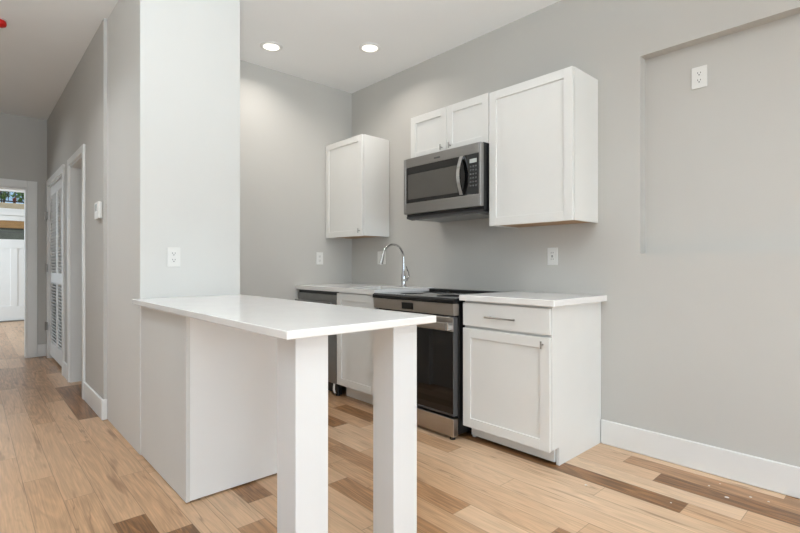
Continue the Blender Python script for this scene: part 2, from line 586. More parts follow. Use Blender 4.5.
# hall and living room left side
bm = nb()
box(bm, -1.02, -0.9, 3.6, YE, 0, H)
box(bm, -2.5, -1.02, 3.6, 3.72, 0, H)
struct('wall_hall_left', bm, M['wall'])
bm = nb()
box(bm, -2.62, -2.5, -4.8, -0.9, 0, H)
box(bm, -2.62, -2.5, 2.1, 3.72, 0, H)
box(bm, -2.62, -2.5, -0.9, 2.1, 0, 0.55)
box(bm, -2.62, -2.5, -0.9, 2.1, 2.45, H)
struct('wall_left', bm, M['wall'])
bm = nb()
box(bm, -2.62, -1.8, -4.8, -4.68, 0, H)
box(bm, 2.4, XW, -4.8, -4.68, 0, H)
box(bm, -1.8, 2.4, -4.8, -4.68, 0, 0.08)
box(bm, -1.8, 2.4, -4.8, -4.68, 2.32, H)
struct('wall_rear', bm, M['wall'])
# front room
bm = nb()
box(bm, -1.62, -1.5, YE + 0.13, 8.6, 0, H)
box(bm, -1.62, -1.5, 11.2, YF, 0, H)
box(bm, -1.62, -1.5, 8.6, 11.2, 0, 0.55)
box(bm, -1.62, -1.5, 8.6, 11.2, 2.45, H)
struct('wall_front_room_left', bm, M['wall'])
struct('wall_front_room_right', box(nb(), 2.4, 2.52, YE + 0.13, YF, 0, H), M['wall'])

# front wall: door opening, transom opening
FX0, FX1 = 0.20, 1.16
bm = nb()
box(bm, -1.62, FX0, YF, YF + 0.14, 0, H)
box(bm, FX1, 2.52, YF, YF + 0.14, 0, H)
box(bm, FX0, FX1, YF, YF + 0.14, 2.66, H)
struct('wall_front', bm, M['wall'])

# ------------------------------------------------------------------ trims
def base(name, boxes):
    bm = nb()
    for b in boxes:
        box(bm, *b[:6], bev=0.004)
    return struct(name, bm, M['trim'])
BH = 0.148
base('baseboard_right', [(XW - 0.016, XW, -4.6, 1.328, 0.001, BH)])
base('baseboard_hall', [(XH - 0.014, XH, Y0H + 0.0, DY0 - 0.06, 0.001, BH), (XH - 0.014, XP - 0.001, Y0H - 0.012, Y0H, 0.001, BH), (XH - 0.014, XH, DY1 + 0.06, LY0 - 0.07, 0.001, BH)])
base('baseboard_end', [(OX1 + 0.097, XH, YE - 0.014, YE, 0.001, BH)])

def casing_x(name, y0, y1, h, w=0.07, t=0.018):
    # casing on the hall wall face (facing -X) around an opening y0..y1
    bm = nb()
    box(bm, XH - t, XH, y0 - w, y0, 0.001, h + w, bev=0.003)
    box(bm, XH - t, XH, y1, min(y1 + w, YE - 0.02), 0.001, h + w, bev=0.003)
    box(bm, XH - t, XH, y0, y1, h, h + w, bev=0.003)
    # jamb lining with a door stop
    box(bm, XH - 0.002, XI, y0, y0 + 0.018, 0.001, h)
    box(bm, XH - 0.002, XI, y1 - 0.018, y1, 0.001, h)
    box(bm, XH - 0.002, XI, y0 + 0.018, y1 - 0.018, h - 0.018, h)
    return struct(name, bm, M['trim'])
casing_x('trim_1', LY0, LY1, DH)
casing_x('trim_2', DY0, DY1, DH, w=0.06)
bm = nb()
box(bm, OX1, OX1 + 0.097, YE - 0.018, YE, 0.001, OH + 0.086, bev=0.003)
box(bm, OX0 - 0.08, OX0, YE - 0.018, YE, 0.001, OH + 0.086, bev=0.003)
box(bm, OX0, OX1, YE - 0.018, YE, OH, OH + 0.086, bev=0.003)
box(bm, OX1 - 0.016, OX1, YE - 0.002, YE + 0.132, 0.001, OH)
box(bm, OX0, OX0 + 0.016, YE - 0.002, YE + 0.132, 0.001, OH)
box(bm, OX0 + 0.016, OX1 - 0.016, YE - 0.002, YE + 0.132, OH - 0.016, OH)
struct('trim_3', bm, M['trim'])

# ------------------------------------------------------------------ doors
def empty_struct(name, loc):
    o = bpy.data.objects.new(name, None)
    COL.objects.link(o)
    o.location = loc
    o['kind'] = 'structure'
    return o
# louvered closet doors
d1 = empty_struct('door_1', (XH + 0.03, (LY0 + LY1) / 2, 0))
def louver_leaf(y0, y1):
    bm = nb()
    xa, xb = XH + 0.010, XH + 0.038
    z0, z1 = 0.04, 2.008
    st = 0.052
    box(bm, xa, xb, y0, y0 + st, z0, z1, bev=0.002)
    box(bm, xa, xb, y1 - st, y1, z0, z1, bev=0.002)
    for a, b in ((z0, z0 + 0.16), (0.90, 1.01), (z1 - 0.10, z1)):
        box(bm, xa, xb, y0 + st, y1 - st, a, b, bev=0.002)
    rot = Matrix.Rotation(math.radians(38), 3, 'Y')
    for a, b in ((z0 + 0.16, 0.90), (1.01, z1 - 0.10)):
        n = int((b - a) / 0.034)
        for i in range(n):
            z = a + (i + 0.5) * (b - a) / n
            box(bm, (xa + xb) / 2 - 0.019, (xa + xb) / 2 + 0.019, y0 + st, y1 - st, z - 0.0035, z + 0.0035, rot=rot)
    return bm
ym = (LY0 + LY1) / 2
obj('louvered_leaf', louver_leaf(LY0 + 0.022, ym - 0.002), M['trim'], d1)
obj('louvered_leaf', louver_leaf(ym + 0.002, LY1 - 0.022), M['trim'], d1)
for z in (1.68, 1.065, 0.383):
    bm = nb()
    box(bm, XH - 0.030, XH - 0.016, LY1 - 0.035, LY1 + 0.012, z - 0.045, z + 0.045, bev=0.002)
    cyl(bm, (XH - 0.034, LY1 - 0.012, z - 0.05), (XH - 0.034, LY1 - 0.012, z + 0.05), 0.008, n=12)
    obj('hinge', bm, M['nickel'], d1)
# front entry door with two vertical panels below a glazed top
d3 = empty_struct('door_2', (0.68, YF + 0.05, 0))
DX0, DX1, DYa, DYb = 0.25, 1.11, YF + 0.04, YF + 0.085
bm = nb()
stw = 0.115
zb, zg0, zg1, zt = 0.02, 1.60, 1.965, 2.06
box(bm, DX0, DX0 + stw, DYa, DYb, zb, zt, bev=0.003)
box(bm, DX1 - stw, DX1, DYa, DYb, zb, zt, bev=0.003)
box(bm, DX0 + stw, DX1 - stw, DYa, DYb, zb, 0.30, bev=0.003)
box(bm, DX0 + stw, DX1 - stw, DYa, DYb, 1.43, zg0, bev=0.003)
box(bm, DX0 + stw, DX1 - stw, DYa, DYb, zg1, zt, bev=0.003)
mid = (DX0 + DX1) / 2
box(bm, mid - 0.055, mid + 0.055, DYa, DYb, 0.30, 1.43, bev=0.003)
for a, b in ((DX0 + stw, mid - 0.055), (mid + 0.055, DX1 - stw)):
    box(bm, a, b, DYa + 0.014, DYb - 0.014, 0.30, 1.43)
obj('door_panel', bm, M['trim'], d3)
obj('glass_pane', box(nb(), DX0 + stw, DX1 - stw, DYa + 0.018, DYa + 0.024, zg0, zg1), M['glass'], d3)
bm = nb()
box(bm, DX0 + stw, DX1 - stw, DYa + 0.006, DYa + 0.017, 1.735, 1.747)
obj('glazing_bar', bm, M['greysteel'], d3)
obj('threshold', box(nb(), DX0 - 0.02, DX1 + 0.02, YF - 0.02, YF + 0.12, 0.001, 0.018, bev=0.004), M['nickel'], d3)
bm = nb()
box(bm, FX0, DX0 - 0.003, YF + 0.0, YF + 0.13, 0.02, 2.66, bev=0.002)
box(bm, DX1 + 0.003, FX1, YF + 0.0, YF + 0.13, 0.02, 2.66, bev=0.002)
box(bm, DX0 - 0.003, DX1 + 0.003, YF, YF + 0.13, 2.065, 2.155, bev=0.002)
box(bm, FX0 - 0.09, FX0, YF - 0.018, YF, 0.001, 2.75, bev=0.003)
box(bm, FX1, FX1 + 0.09, YF - 0.018, YF, 0.001, 2.75, bev=0.003)
box(bm, FX0, FX1, YF - 0.018, YF, 2.66, 2.75, bev=0.003)
struct('trim_4', bm, M['trim'])
w1 = empty_struct('window_1', (mid, YF + 0.05, 2.155))
bm = nb()
box(bm, DX0 - 0.003, DX1 + 0.003, YF + 0.03, YF + 0.08, 2.155, 2.20, bev=0.002)
box(bm, DX0 - 0.003, DX1 + 0.003, YF + 0.03, YF + 0.08, 2.53, 2.66, bev=0.002)
box(bm, DX0 - 0.003, DX0 + 0.04, YF + 0.03, YF + 0.08, 2.20, 2.53, bev=0.002)
box(bm, DX1 - 0.04, DX1 + 0.003, YF + 0.03, YF + 0.08, 2.20, 2.53, bev=0.002)
obj('window_frame', bm, M['trim'], w1)
obj('glass_pane', box(nb(), DX0 + 0.04, DX1 - 0.04, YF + 0.052, YF + 0.058, 2.20, 2.53), M['glass'], w1)

# ------------------------------------------------------------------ outside the front door
bm = nb()
box(bm, -1.2, 2.8, 13.4, 13.6, -0.1, 1.90)
for z in (0.3, 0.62, 0.94, 1.26, 1.58):
    box(bm, -1.2, 2.8, 13.385, 13.4, z, z + 0.29, bev=0.004)
tag(obj('retaining_wall', bm, M['concrete'], base=(0.8, 13.5, -0.1)), 'grey boarded wall outside behind the glass of the front door', 'wall')
tag(obj('timber_beam', box(nb(), -1.2, 2.8, 13.37, 13.63, 1.90, 2.14, bev=0.01), M['beam'], base=(0.8, 13.5, 1.90)), 'tan timber beam lying on the grey wall outside the front door', 'beam')
tag(obj('stone_ledge', box(nb(), -1.6, 3.2, 13.45, 16.5, 2.145, 2.46, bev=0.01), M['ledge'], base=(0.8, 15, 2.145)), 'pale stone ledge outside under the black railing', 'ledge')
rl = thing('metal_railing', 'black metal railing on the pale ledge seen through the transom window', 'railing', (0.9, 14.0, 2.46))
obj('top_rail', box(nb(), -0.8, 2.6, 13.98, 14.02, 3.12, 3.16), M['railing'], rl)
obj('bottom_rail', box(nb(), -0.8, 2.6, 13.985, 14.015, 2.54, 2.565), M['railing'], rl)
for x in (-0.78, 0.35, 1.48, 2.58):
    obj('post', box(nb(), x - 0.02, x + 0.02, 13.98, 14.02, 2.461, 3.16), M['railing'], rl)
for i in range(26):
    x = -0.68 + i * 0.125
    if min(abs(x - p) for p in (-0.78, 0.35, 1.48, 2.58)) < 0.04: continue
    obj('baluster', box(nb(), x - 0.007, x + 0.007, 13.993, 14.007, 2.565, 3.12), M['railing'], rl)
def shrub(name, label, cat, c, r, h, m, n, seed):
    t = thing(name, label, cat, (c[0], c[1], 2.461))
    rr = random.Random(seed)
    bm = nb()
    for i in range(5):
        a = 2 * PI * i / 5
        tube(bm, [(c[0] + 0.02 * math.cos(a), c[1] + 0.02 * math.sin(a), 2.461), (c[0] + 0.3 * r * math.cos(a), c[1] + 0.3 * r * math.sin(a), 2.461 + h * 0.45), (c[0] + 0.6 * r * math.cos(a + .4), c[1] + 0.6 * r * math.sin(a + .4), 2.461 + h * 0.8)], [0.014, 0.009, 0.004], 6)
    obj('stem', bm, M['bark'], t)
    bm = nb()
    for i in range(n):
        while True:
            p = Vector((rr.uniform(-1, 1), rr.uniform(-1, 1), rr.uniform(-1, 1)))
            if 0.2 < p.length < 1: break
        q = Vector((c[0] + p.x * r, c[1] + p.y * r, 2.461 + h * 0.58 + p.z * h * 0.36))
        s = rr.uniform(0.03, 0.06)
        e = Matrix.Rotation(rr.uniform(0, 6.28), 3, 'Z') @ Matrix.Rotation(rr.uniform(-1.2, 1.2), 3, 'X')
        vs = [bm.verts.new(q + e @ Vector(v) * s) for v in ((0, -1, 0), (.5, 0, .12), (0, 1, 0), (-.5, 0, .12))]
        bm.faces.new(vs)
    obj('foliage', bm, m, t)
shrub('leafy_shrub', 'bright green leafy shrub outside behind the black railing', 'shrub', (0.62, 14.5), 0.16, 0.75, M['leaf'], 420, 1)
shrub('leafy_bush', 'dark green bush outside to the right behind the black railing', 'shrub', (1.15, 15.2), 0.34, 0.72, M['leaf'], 520, 2)
shrub('red_plant', 'small red plant on the pale ledge in front of the railing', 'plant', (0.78, 13.62), 0.03, 0.13, M['redleaf'], 24, 3)

# ------------------------------------------------------------------ cabinet parts
def shaker(bm, xf, y0, y1, z0, z1, t=0.02, rail=0.055, rec=0.009):
    # door whose front faces -X, front plane at xf
    xb = xf + t
    box(bm, xf, xb, y0, y0 + rail, z0, z1, bev=0.0015)
    box(bm, xf, xb, y1 - rail, y1, z0, z1, bev=0.0015)
    box(bm, xf, xb, y0 + rail - .0005, y1 - rail + .0005, z0, z0 + rail, bev=0.0015)
    box(bm, xf, xb, y0 + rail - .0005, y1 - rail + .0005, z1 - rail, z1, bev=0.0015)
    box(bm, xf + rec, xb, y0 + rail - .001, y1 - rail + .001, z0 + rail - .001, z1 - rail + .001)
    return bm

def bar_pull(name, parent, xf, p0, p1, r=0.005, stand=0.028, posts=(0.15, 0.85), m=None):
    # round bar pull in front of a face at xf; p0/p1 = (y, z)
    bm = nb()
    a = Vector((xf - stand, p0[0], p0[1])); b = Vector((xf - stand, p1[0], p1[1]))
    cyl(bm, a, b, r, n=14)
    for t in posts:
        p = a.lerp(b, t)
        cyl(bm, p, (xf - 0.0003, p.y, p.z), r * 0.8, n=12)
    return obj(name, bm, m or M['nickel'], parent, smooth=True)

# --- upper cabinets
def upper_cabinet(name, label, xf, y0, y1, z0, z1, doors, knobs, group='white shaker wall cabinets', y_out=None):
    t = thing(name, label, 'cabinet', (XW, (y0 + y1) / 2, z0), group)
    xb = xf + 0.024
    bm = nb()
    box(bm, xb, XW - 0.001, y0, y0 + 0.016, z0, z1, bev=0.001)
    box(bm, xb, XW - 0.001, y1 - 0.016, y1, z0, z1, bev=0.001)
    box(bm, xb, XW - 0.001, y0 + 0.016, y1 - 0.016, z1 - 0.016, z1)
    box(bm, XW - 0.012, XW - 0.001, y0 + 0.016, y1 - 0.016, z0 + 0.012, z1 - 0.016)
    box(bm, xb, xb + 0.018, y0 + 0.016, y1 - 0.016, z0, z0 + 0.03)
    obj('body', bm, M['cab'], t)
    obj('bottom_panel', box(nb(), xb + 0.018, XW - 0.012, y0 + 0.016, y1 - 0.016, z0 + 0.004, z0 + 0.018), M['rawwood'], t)['label'] = 'unpainted wooden underside'
    for (a, b), kn in zip(doors, knobs):
        bm = nb()
        shaker(bm, xf, a, b, z0 - 0.002, z1 - 0.002)
        d = obj('door', bm, M['cab'], t)
        if kn:
            bar_pull('knob', d, xf, (kn, z0 + 0.022), (kn, z0 + 0.062), r=0.0045, stand=0.024, posts=(0.5,))
    return t
upper_cabinet('wall_cabinet', 'white shaker wall cabinet with one tall door, right of the microwave', 2.58, 1.350, 1.944, 1.362, 2.252, [(1.352, 1.943)], [None])
upper_cabinet('wall_cabinet', 'short white two-door shaker cabinet above the microwave', 2.58, 1.948, 2.705, 1.922, 2.258, [(1.950, 2.3245), (2.3275, 2.703)], [2.285, 2.367])
upper_cabinet('wall_cabinet', 'white shaker wall cabinet in the corner above the sink counter', 2.58, 3.325, 3.905, 1.362, 2.262, [(3.328, 3.903)], [3.355])

# --- base cabinet right of the range
CT0, CT1 = 0.878, 0.914
def base_body(bm, xf, y0, y1, z1=0.876, toe_x=0.075, toe_z=0.102):
    for a, b in ((y0, y0 + 0.018), (y1 - 0.018, y1)):
        prism(bm, [(xf, z1), (xf, toe_z), (xf + toe_x, toe_z), (xf + toe_x, 0.001), (XW - 0.002, 0.001), (XW - 0.002, z1)], 'Y', a, b)
    box(bm, xf, XW - 0.002, y0 + 0.018, y1 - 0.018, toe_z, toe_z + 0.018)
    box(bm, xf, xf + 0.02, y0 + 0.018, y1 - 0.018, z1 - 0.03, z1)
    box(bm, XW - 0.014, XW - 0.002, y0 + 0.018, y1 - 0.018, toe_z + .018, z1)
    return bm
t = thing('base_cabinet', 'white shaker base cabinet with a drawer over one door, right of the range', 'cabinet', (2.62, 1.645, 0), 'white kitchen base cabinets')
bxf = 2.320
obj('body', box(base_body(nb(), bxf, 1.331, 1.934), bxf, bxf + 0.02, 1.349, 1.916, 0.695, 0.737), M['cab'], t)
obj('toe_kick', box(nb(), bxf + 0.060, bxf + 0.074, 1.352, 1.930, 0.018, 0.100), M['cab'], t)
dr = obj('drawer', box(nb(), bxf - 0.024, bxf - 0.002, 1.333, 1.932, 0.724, 0.866, bev=0.002), M['cab'], t)
bar_pull('handle', dr, bxf - 0.024, (1.532, 0.790), (1.742, 0.790), r=0.0055, stand=0.03, posts=(0.12, 0.88))['label'] = 'brushed nickel bar pull'
bm = nb()
shaker(bm, bxf - 0.024, 1.333, 1.932, 0.096, 0.708, t=0.022, rail=0.058)
d = obj('door', bm, M['cab'], t)
bar_pull('knob', d, bxf - 0.024, (1.371, 0.650), (1.371, 0.690), r=0.0045, stand=0.024, posts=(0.5,))
tag(obj('countertop', box(nb(), 2.275, XW - 0.001, 1.293, 1.946, CT0, CT1, bev=0.003), M['quartz'], base=(2.6, 1.62, CT0)),
    'short white quartz countertop on the base cabinet right of the range', 'countertop')

# --- range
t = thing('range_stove', 'stainless electric slide-in range with black glass oven door between the cabinets', 'stove', (2.55, 2.33, 0))
ry0, ry1 = 1.956, 2.742
rf = 2.237
bm = nb()
box(bm, rf + 0.05, XW - 0.03, ry0, ry1, 0.03, 0.862, bev=0.003)
obj('body', bm, M['black'], t)
bm = nb()
prism(bm, [(rf - 0.002, 0.858), (rf - 0.002, 0.880), (rf + 0.012, 0.891), (XW - 0.075, 0.891), (XW - 0.075, 0.862), (rf + 0.05, 0.862), (rf + 0.05, 0.858)], 'Y', ry0 - 0.003, ry1 + 0.010)
ck = obj('cooktop', bm, M['cooktop'], t)
obj('rear_trim', box(nb(), XW - 0.075, XW - 0.012, ry0, ry1, 0.862, 0.906, bev=0.004), M['black'], t)
bm = nb()
for (x, y, r) in ((2.42, 2.14, .10), (2.42, 2.52, .085), (2.68, 2.14, .075), (2.68, 2.52, .10), (2.56, 2.33, .05)):
    for rr in (r, r * 0.62):
        lathe(bm, (x, y, 0.8912), [(rr - 0.0012, 0), (rr - 0.0012, 0.0003), (rr + 0.0012, 0.0003), (rr + 0.0012, 0)], 40)
obj('burner_ring', bm, M['button'], ck)
# slanted control panel
bm = nb()
prism(bm, [(rf + 0.002, 0.783), (rf - 0.004, 0.856), (rf + 0.05, 0.856), (rf + 0.05, 0.783)], 'Y', ry0, ry1)
cp = obj('control_panel', bm, M['lightsteel'], t)
bm = nb()
prism(bm, [(rf - 0.0022, 0.797), (rf - 0.0055, 0.842), (rf + 0.01, 0.842), (rf + 0.01, 0.797)], 'Y', 2.318, 2.43)
obj('display', bm, M['blackglass'], cp)
def range_knob(y):
    b = nb()
    lathe(b, (rf - 0.001, y, 0.820), [(0.021, 0), (0.021, -0.005), (0.017, -0.008), (0.016, -0.026), (0.013, -0.029)], 28, 'X')
    box(b, rf - 0.033, rf - 0.028, y - 0.0025, y + 0.0025, 0.808, 0.833)
    return b
# oven door
bm = nb()
dz0, dz1 = 0.152, 0.772
box(bm, rf, rf + 0.045, ry0 + 0.002, ry1 - 0.002, dz0, dz1, bev=0.004)
dd = obj('oven_door', bm, M['greysteel'], t)
obj('top_band', box(nb(), rf - 0.003, rf + 0.002, ry0 + 0.003, ry1 - 0.003, 0.684, dz1 - 0.002, bev=0.0015), M['lightsteel'], dd)
obj('glass', box(nb(), rf - 0.003, rf + 0.002, ry0 + 0.003, ry1 - 0.003, 0.168, 0.683, bev=0.0015), M['blackglass'], dd)
bm = nb()
hx = rf - 0.052
box(bm, hx, hx + 0.014, ry0 + 0.008, ry1 - 0.008, 0.698, 0.742, bev=0.005, seg=2)
obj('handle', bm, M['lightsteel'], dd)
for y in (ry0 + 0.012, ry1 - 0.012):
    obj('handle_bracket', box(nb(), hx - 0.002, rf - 0.002, y - 0.011, y + 0.011, 0.694, 0.746, bev=0.003), M['chrome'], dd)
bm = nb()
box(bm, rf + 0.002, rf + 0.045, ry0 + 0.002, ry1 - 0.002, 0.022, 0.136, bev=0.003)
obj('drawer', bm, M['lightsteel'], t)
for x in (rf + 0.03, XW - 0.12):
    for y in (ry0 + 0.035, ry1 - 0.035):
        b = nb()
        cyl(b, (x, y, 0.0005), (x, y, 0.012), 0.019, n=18)
        cyl(b, (x, y, 0.012), (x, y, 0.032), 0.010, n=14)
        obj('foot', b, M['rubber'], t)

# --- sink base + dishwasher + left counter
t = thing('base_cabinet', 'white shaker sink base cabinet between dishwasher and range', 'cabinet', (2.6, 2.98, 0), 'white kitchen base cabinets')
sxf = 2.292
obj('body', base_body(nb(), sxf, 2.760, 3.264), M['cab'], t)
obj('toe_kick', box(nb(), sxf + 0.060, sxf + 0.074, 2.785, 3.245, 0.004, 0.100), M['cab'], t)
bm = nb()
shaker(bm, sxf - 0.024, 2.762, 3.263, 0.112, 0.868, t=0.022, rail=0.058)
d = obj('door', bm, M['cab'], t)

t = thing('dishwasher', 'dark stainless dishwasher under the counter beside the kitchen end wall', 'dishwasher', (2.58, 3.56, 0))
wy0, wy1, wxf = 3.270, 3.885, 2.266
obj('body', box(nb(), wxf + 0.03, XW - 0.03, wy0 + 0.004, wy1 - 0.004, 0.105, 0.868), M['black'], t)
obj('control_strip', box(nb(), wxf + 0.012, wxf + 0.03, wy0, wy1, 0.835, 0.874, bev=0.002), M['black'], t)
d = obj('door', box(nb(), wxf, wxf + 0.03, wy0, wy1, 0.108, 0.848, bev=0.003), M['darksteel'], t)
bm = nb()
box(bm, wxf - 0.045, wxf - 0.030, wy0 + 0.03, wy1 - 0.015, 0.770, 0.790, bev=0.004)
box(bm, wxf - 0.032, wxf, wy0 + 0.06, wy0 + 0.08, 0.772, 0.788)
box(bm, wxf - 0.032, wxf, wy1 - 0.065, wy1 - 0.045, 0.772, 0.788)
obj('handle', bm, M['steel'], d)
obj('kick_plate', box(nb(), wxf + 0.055, wxf + 0.065, wy0 + 0.01, wy1 - 0.01, 0.012, 0.104), M['black'], t)
bm = nb()
cyl(bm, (wxf + 0.045, wy0 + 0.035, 0.0005), (wxf + 0.045, wy0 + 0.035, 0.014), 0.020, n=16)
cyl(bm, (wxf + 0.045, wy0 + 0.035, 0.014), (wxf + 0.045, wy0 + 0.035, 0.106), 0.008, n=12)
obj('leveling_foot', bm, M['rubber'], t)
bm = nb()
tube(bm, [(wxf + 0.02, wy0 + 0.055, 0.107), (wxf + 0.012, wy0 + 0.05, 0.08), (wxf + 0.016, wy0 + 0.056, 0.05), (wxf + 0.03, wy0 + 0.062, 0.02)], [0.008, 0.009, 0.010, 0.008], 10)
obj('drain_clip', bm, M['plastic'], t, smooth=True)

# counter with sink cut-out
bm = nb()
kx0, kx1, ky0, ky1 = 2.355, 2.705, 2.80, 3.22
ly0, ly1, lx0 = 2.754, YB - 0.001, 2.256
def ring_slab(bm, xs, ys, z0, z1):
    g = {}
    for z in (z0, z1):
        for i, x in enumerate(xs):
            for j, y in enumerate(ys):
                g[(i, j, z)] = bm.verts.new((x, y, z))
    for i in range(3):
        for j in range(3):
            if i == 1 and j == 1: continue
            for z in (z0, z1):
                bm.faces.new([g[(i, j, z)], g[(i + 1, j, z)], g[(i + 1, j + 1, z)], g[(i, j + 1, z)]])
    def wall(a, b):
        bm.faces.new([g[(*a, z0)], g[(*b, z0)], g[(*b, z1)], g[(*a, z1)]])
    for k in range(3):
        wall((k, 0), (k + 1, 0)); wall((k, 3), (k + 1, 3)); wall((0, k), (0, k + 1)); wall((3, k), (3, k + 1))
    wall((1, 1), (2, 1)); wall((2, 1), (2, 2)); wall((2, 2), (1, 2)); wall((1, 2), (1, 1))
ring_slab(bm, (lx0, kx0, kx1, XW - 0.001), (ly0, ky0, ky1, ly1), CT0, CT1)
tag(obj('countertop', bm, M['quartz'], base=(2.6, 3.3, CT0)), 'white quartz sink countertop over the dishwasher, left of the range', 'countertop')
t = thing('kitchen_sink', 'stainless undermount sink bowl set in the counter below the faucet', 'sink', (2.54, 2.98, 0.70))
bm = nb()
e = 0.004
w = 0.002
box(bm, kx0 - e, kx1 + e, ky0 - e, ky1 + e, 0.700, 0.702)
box(bm, kx0 - e - w, kx0 - e, ky0 - e, ky1 + e, 0.700, CT0 - 0.001)
box(bm, kx1 + e, kx1 + e + w, ky0 - e, ky1 + e, 0.700, CT0 - 0.001)
box(bm, kx0 - e, kx1 + e, ky0 - e - w, ky0 - e, 0.700, CT0 - 0.001)
box(bm, kx0 - e, kx1 + e, ky1 + e, ky1 + e + w, 0.700, CT0 - 0.001)
obj('basin', bm, M['steel'], t)
bm = nb()
lathe(bm, (2.56, 2.98, 0.702), [(0.045, 0), (0.045, 0.003), (0.036, 0.004), (0.03, 0.001)], 28)
obj('drain', bm, M['chrome'], t, smooth=True)

# faucet
t = thing('kitchen_faucet', 'chrome gooseneck kitchen faucet with pull-down spray behind the sink', 'faucet', (2.77, 2.99, CT1))
fx, fy, fz = 2.77, 2.99, CT1 + 0.0005
bm = nb()
lathe(bm, (fx, fy, fz), [(0.027, 0), (0.027, 0.006), (0.022, 0.012), (0.019, 0.03), (0.0215, 0.06), (0.0215, 0.085), (0.017, 0.11), (0.0125, 0.16), (0.0115, 0.20)], 28)
obj('body', bm, M['chrome'], t, smooth=True)
bm = nb()
pts = [(fx, fy, fz + 0.195), (fx, fy, fz + 0.235)]
R = 0.118
for i in range(1, 17):
    a = PI * i / 16 * 0.93
    pts.append((fx - R + R * math.cos(a), fy, fz + 0.24 + R * math.sin(a)))
obj('spout', tube(bm, pts, 0.0105, 14), M['chrome'], t, smooth=True)
p0 = Vector(pts[-1]); dv = (Vector(pts[-1]) - Vector(pts[-2])).normalized()
bm = nb()
tube(bm, [p0 - dv * 0.004, p0 + dv * 0.015, p0 + dv * 0.05, p0 + dv * 0.075, p0 + dv * 0.078], [0.0125, 0.0135, 0.0155, 0.0175, 0.0145], 16)
obj('spray_head', bm, M['chrome'], t, smooth=True)
bm = nb()
cyl(bm, (fx, fy - 0.016, fz + 0.058), (fx, fy - 0.042, fz + 0.060), 0.014, n=18)
tube(bm, [(fx, fy - 0.036, fz + 0.060), (fx - 0.002, fy - 0.058, fz + 0.066), (fx - 0.004, fy - 0.072, fz + 0.088), (fx - 0.004, fy - 0.066, fz + 0.118), (fx - 0.002, fy - 0.044, fz + 0.150), (fx, fy - 0.030, fz + 0.175)], [0.009, 0.009, 0.008, 0.007, 0.006, 0.005], 10)
obj('lever_handle', bm, M['chrome'], t, smooth=True)

# ------------------------------------------------------------------ microwave
t = thing('microwave_oven', 'stainless over-the-range microwave mounted under the short cabinet', 'microwave', (2.7, 2.33, 1.47))
mf = 2.50
my0, my1, mz0, mz1 = 1.950, 2.700, 1.490, 1.918
bm = nb()
prism(bm, [(mf + 0.035, 1.458), (mf + 0.035, mz1), (XW - 0.002, mz1), (XW - 0.002, 1.458)], 'Y', my0 + 0.004, my1 - 0.004)
obj('body', bm, M['black'], t)
bm = nb()
box(bm, mf + 0.06, XW - 0.06, my0 + 0.06, my1 - 0.06, 1.446, 1.4578, bev=0.003)
obj('grease_filter', bm, M['mwbelow'], t)
bm = nb()
prism(bm, [(mf + 0.028, 1.470), (mf + 0.034, 1.458), (mf + 0.09, 1.448), (mf + 0.09, 1.458), (mf + 0.035, 1.470)], 'Y', my0 + 0.004, my1 - 0.004)
obj('bottom_vent', bm, M['greysteel'], t)
# front: stainless frame around the opening
wy0_, wy1_, wz0_, wz1_ = 1.969, 2.672, 1.572, 1.845
bm = nb()
xb = mf + 0.034
box(bm, mf, xb, wy1_, my1, mz0, mz1 - 0.004, bev=0.004)
box(bm, mf, xb, my0, wy0_, mz0, mz1 - 0.004, bev=0.004)
box(bm, mf, xb, wy0_ - .002, wy1_ + .002, mz0, wz0_, bev=0.002)
box(bm, mf, xb, wy0_ - .002, wy1_ + .002, wz1_, mz1 - 0.004, bev=0.002)
dr = obj('door', bm, M['steel'], t)
dr['label'] = 'stainless front frame'
obj('door_glass', box(nb(), mf + 0.003, mf + 0.03, 2.098, wy1_, wz0_, wz1_), M['blackglass'], dr)
obj('door_window', box(nb(), mf + 0.0015, mf + 0.004, 2.15, wy1_ - 0.02, wz0_ + 0.028, wz1_ - 0.055, bev=0.001), M['window_mesh'], dr)
bm = nb()
hp = []
for i in range(15):
    s = i / 14
    z = 1.578 + s * (1.842 - 1.578)
    hp.append((mf - 0.012 - 0.036 * math.sin(PI * s), z))
# curved flat bar, 26 mm wide
outer = hp
inner = [(x + 0.010, z) for x, z in hp]
prism(bm, outer + inner[::-1], 'Y', 2.094, 2.122)
box(bm, mf - 0.012, mf + 0.004, 2.096, 2.120, 1.578, 1.600)
box(bm, mf - 0.012, mf + 0.004, 2.096, 2.120, 1.820, 1.842)
obj('handle', bm, M['chrome'], dr)
obj('badge', box(nb(), mf - 0.001, mf + 0.002, 2.315, 2.375, 1.868, 1.880, bev=0.0008), M['greysteel'], dr)
cp = obj('control_panel', box(nb(), mf + 0.0015, mf + 0.03, wy0_, 2.096, wz0_, wz1_), M['blackglass'], t)
obj('display', box(nb(), mf, mf + 0.003, 1.985, 2.045, 1.785, 1.812), M['lcd'], cp)
for r in range(6):
    bm = nb()
    for c in range(3):
        y = 1.992 + c * 0.022
        z = 1.762 - r * 0.026
        box(bm, mf + 0.0005, mf + 0.003, y - 0.006, y + 0.006, z - 0.005, z + 0.005)
    obj('button_row', bm, M['button'], cp)

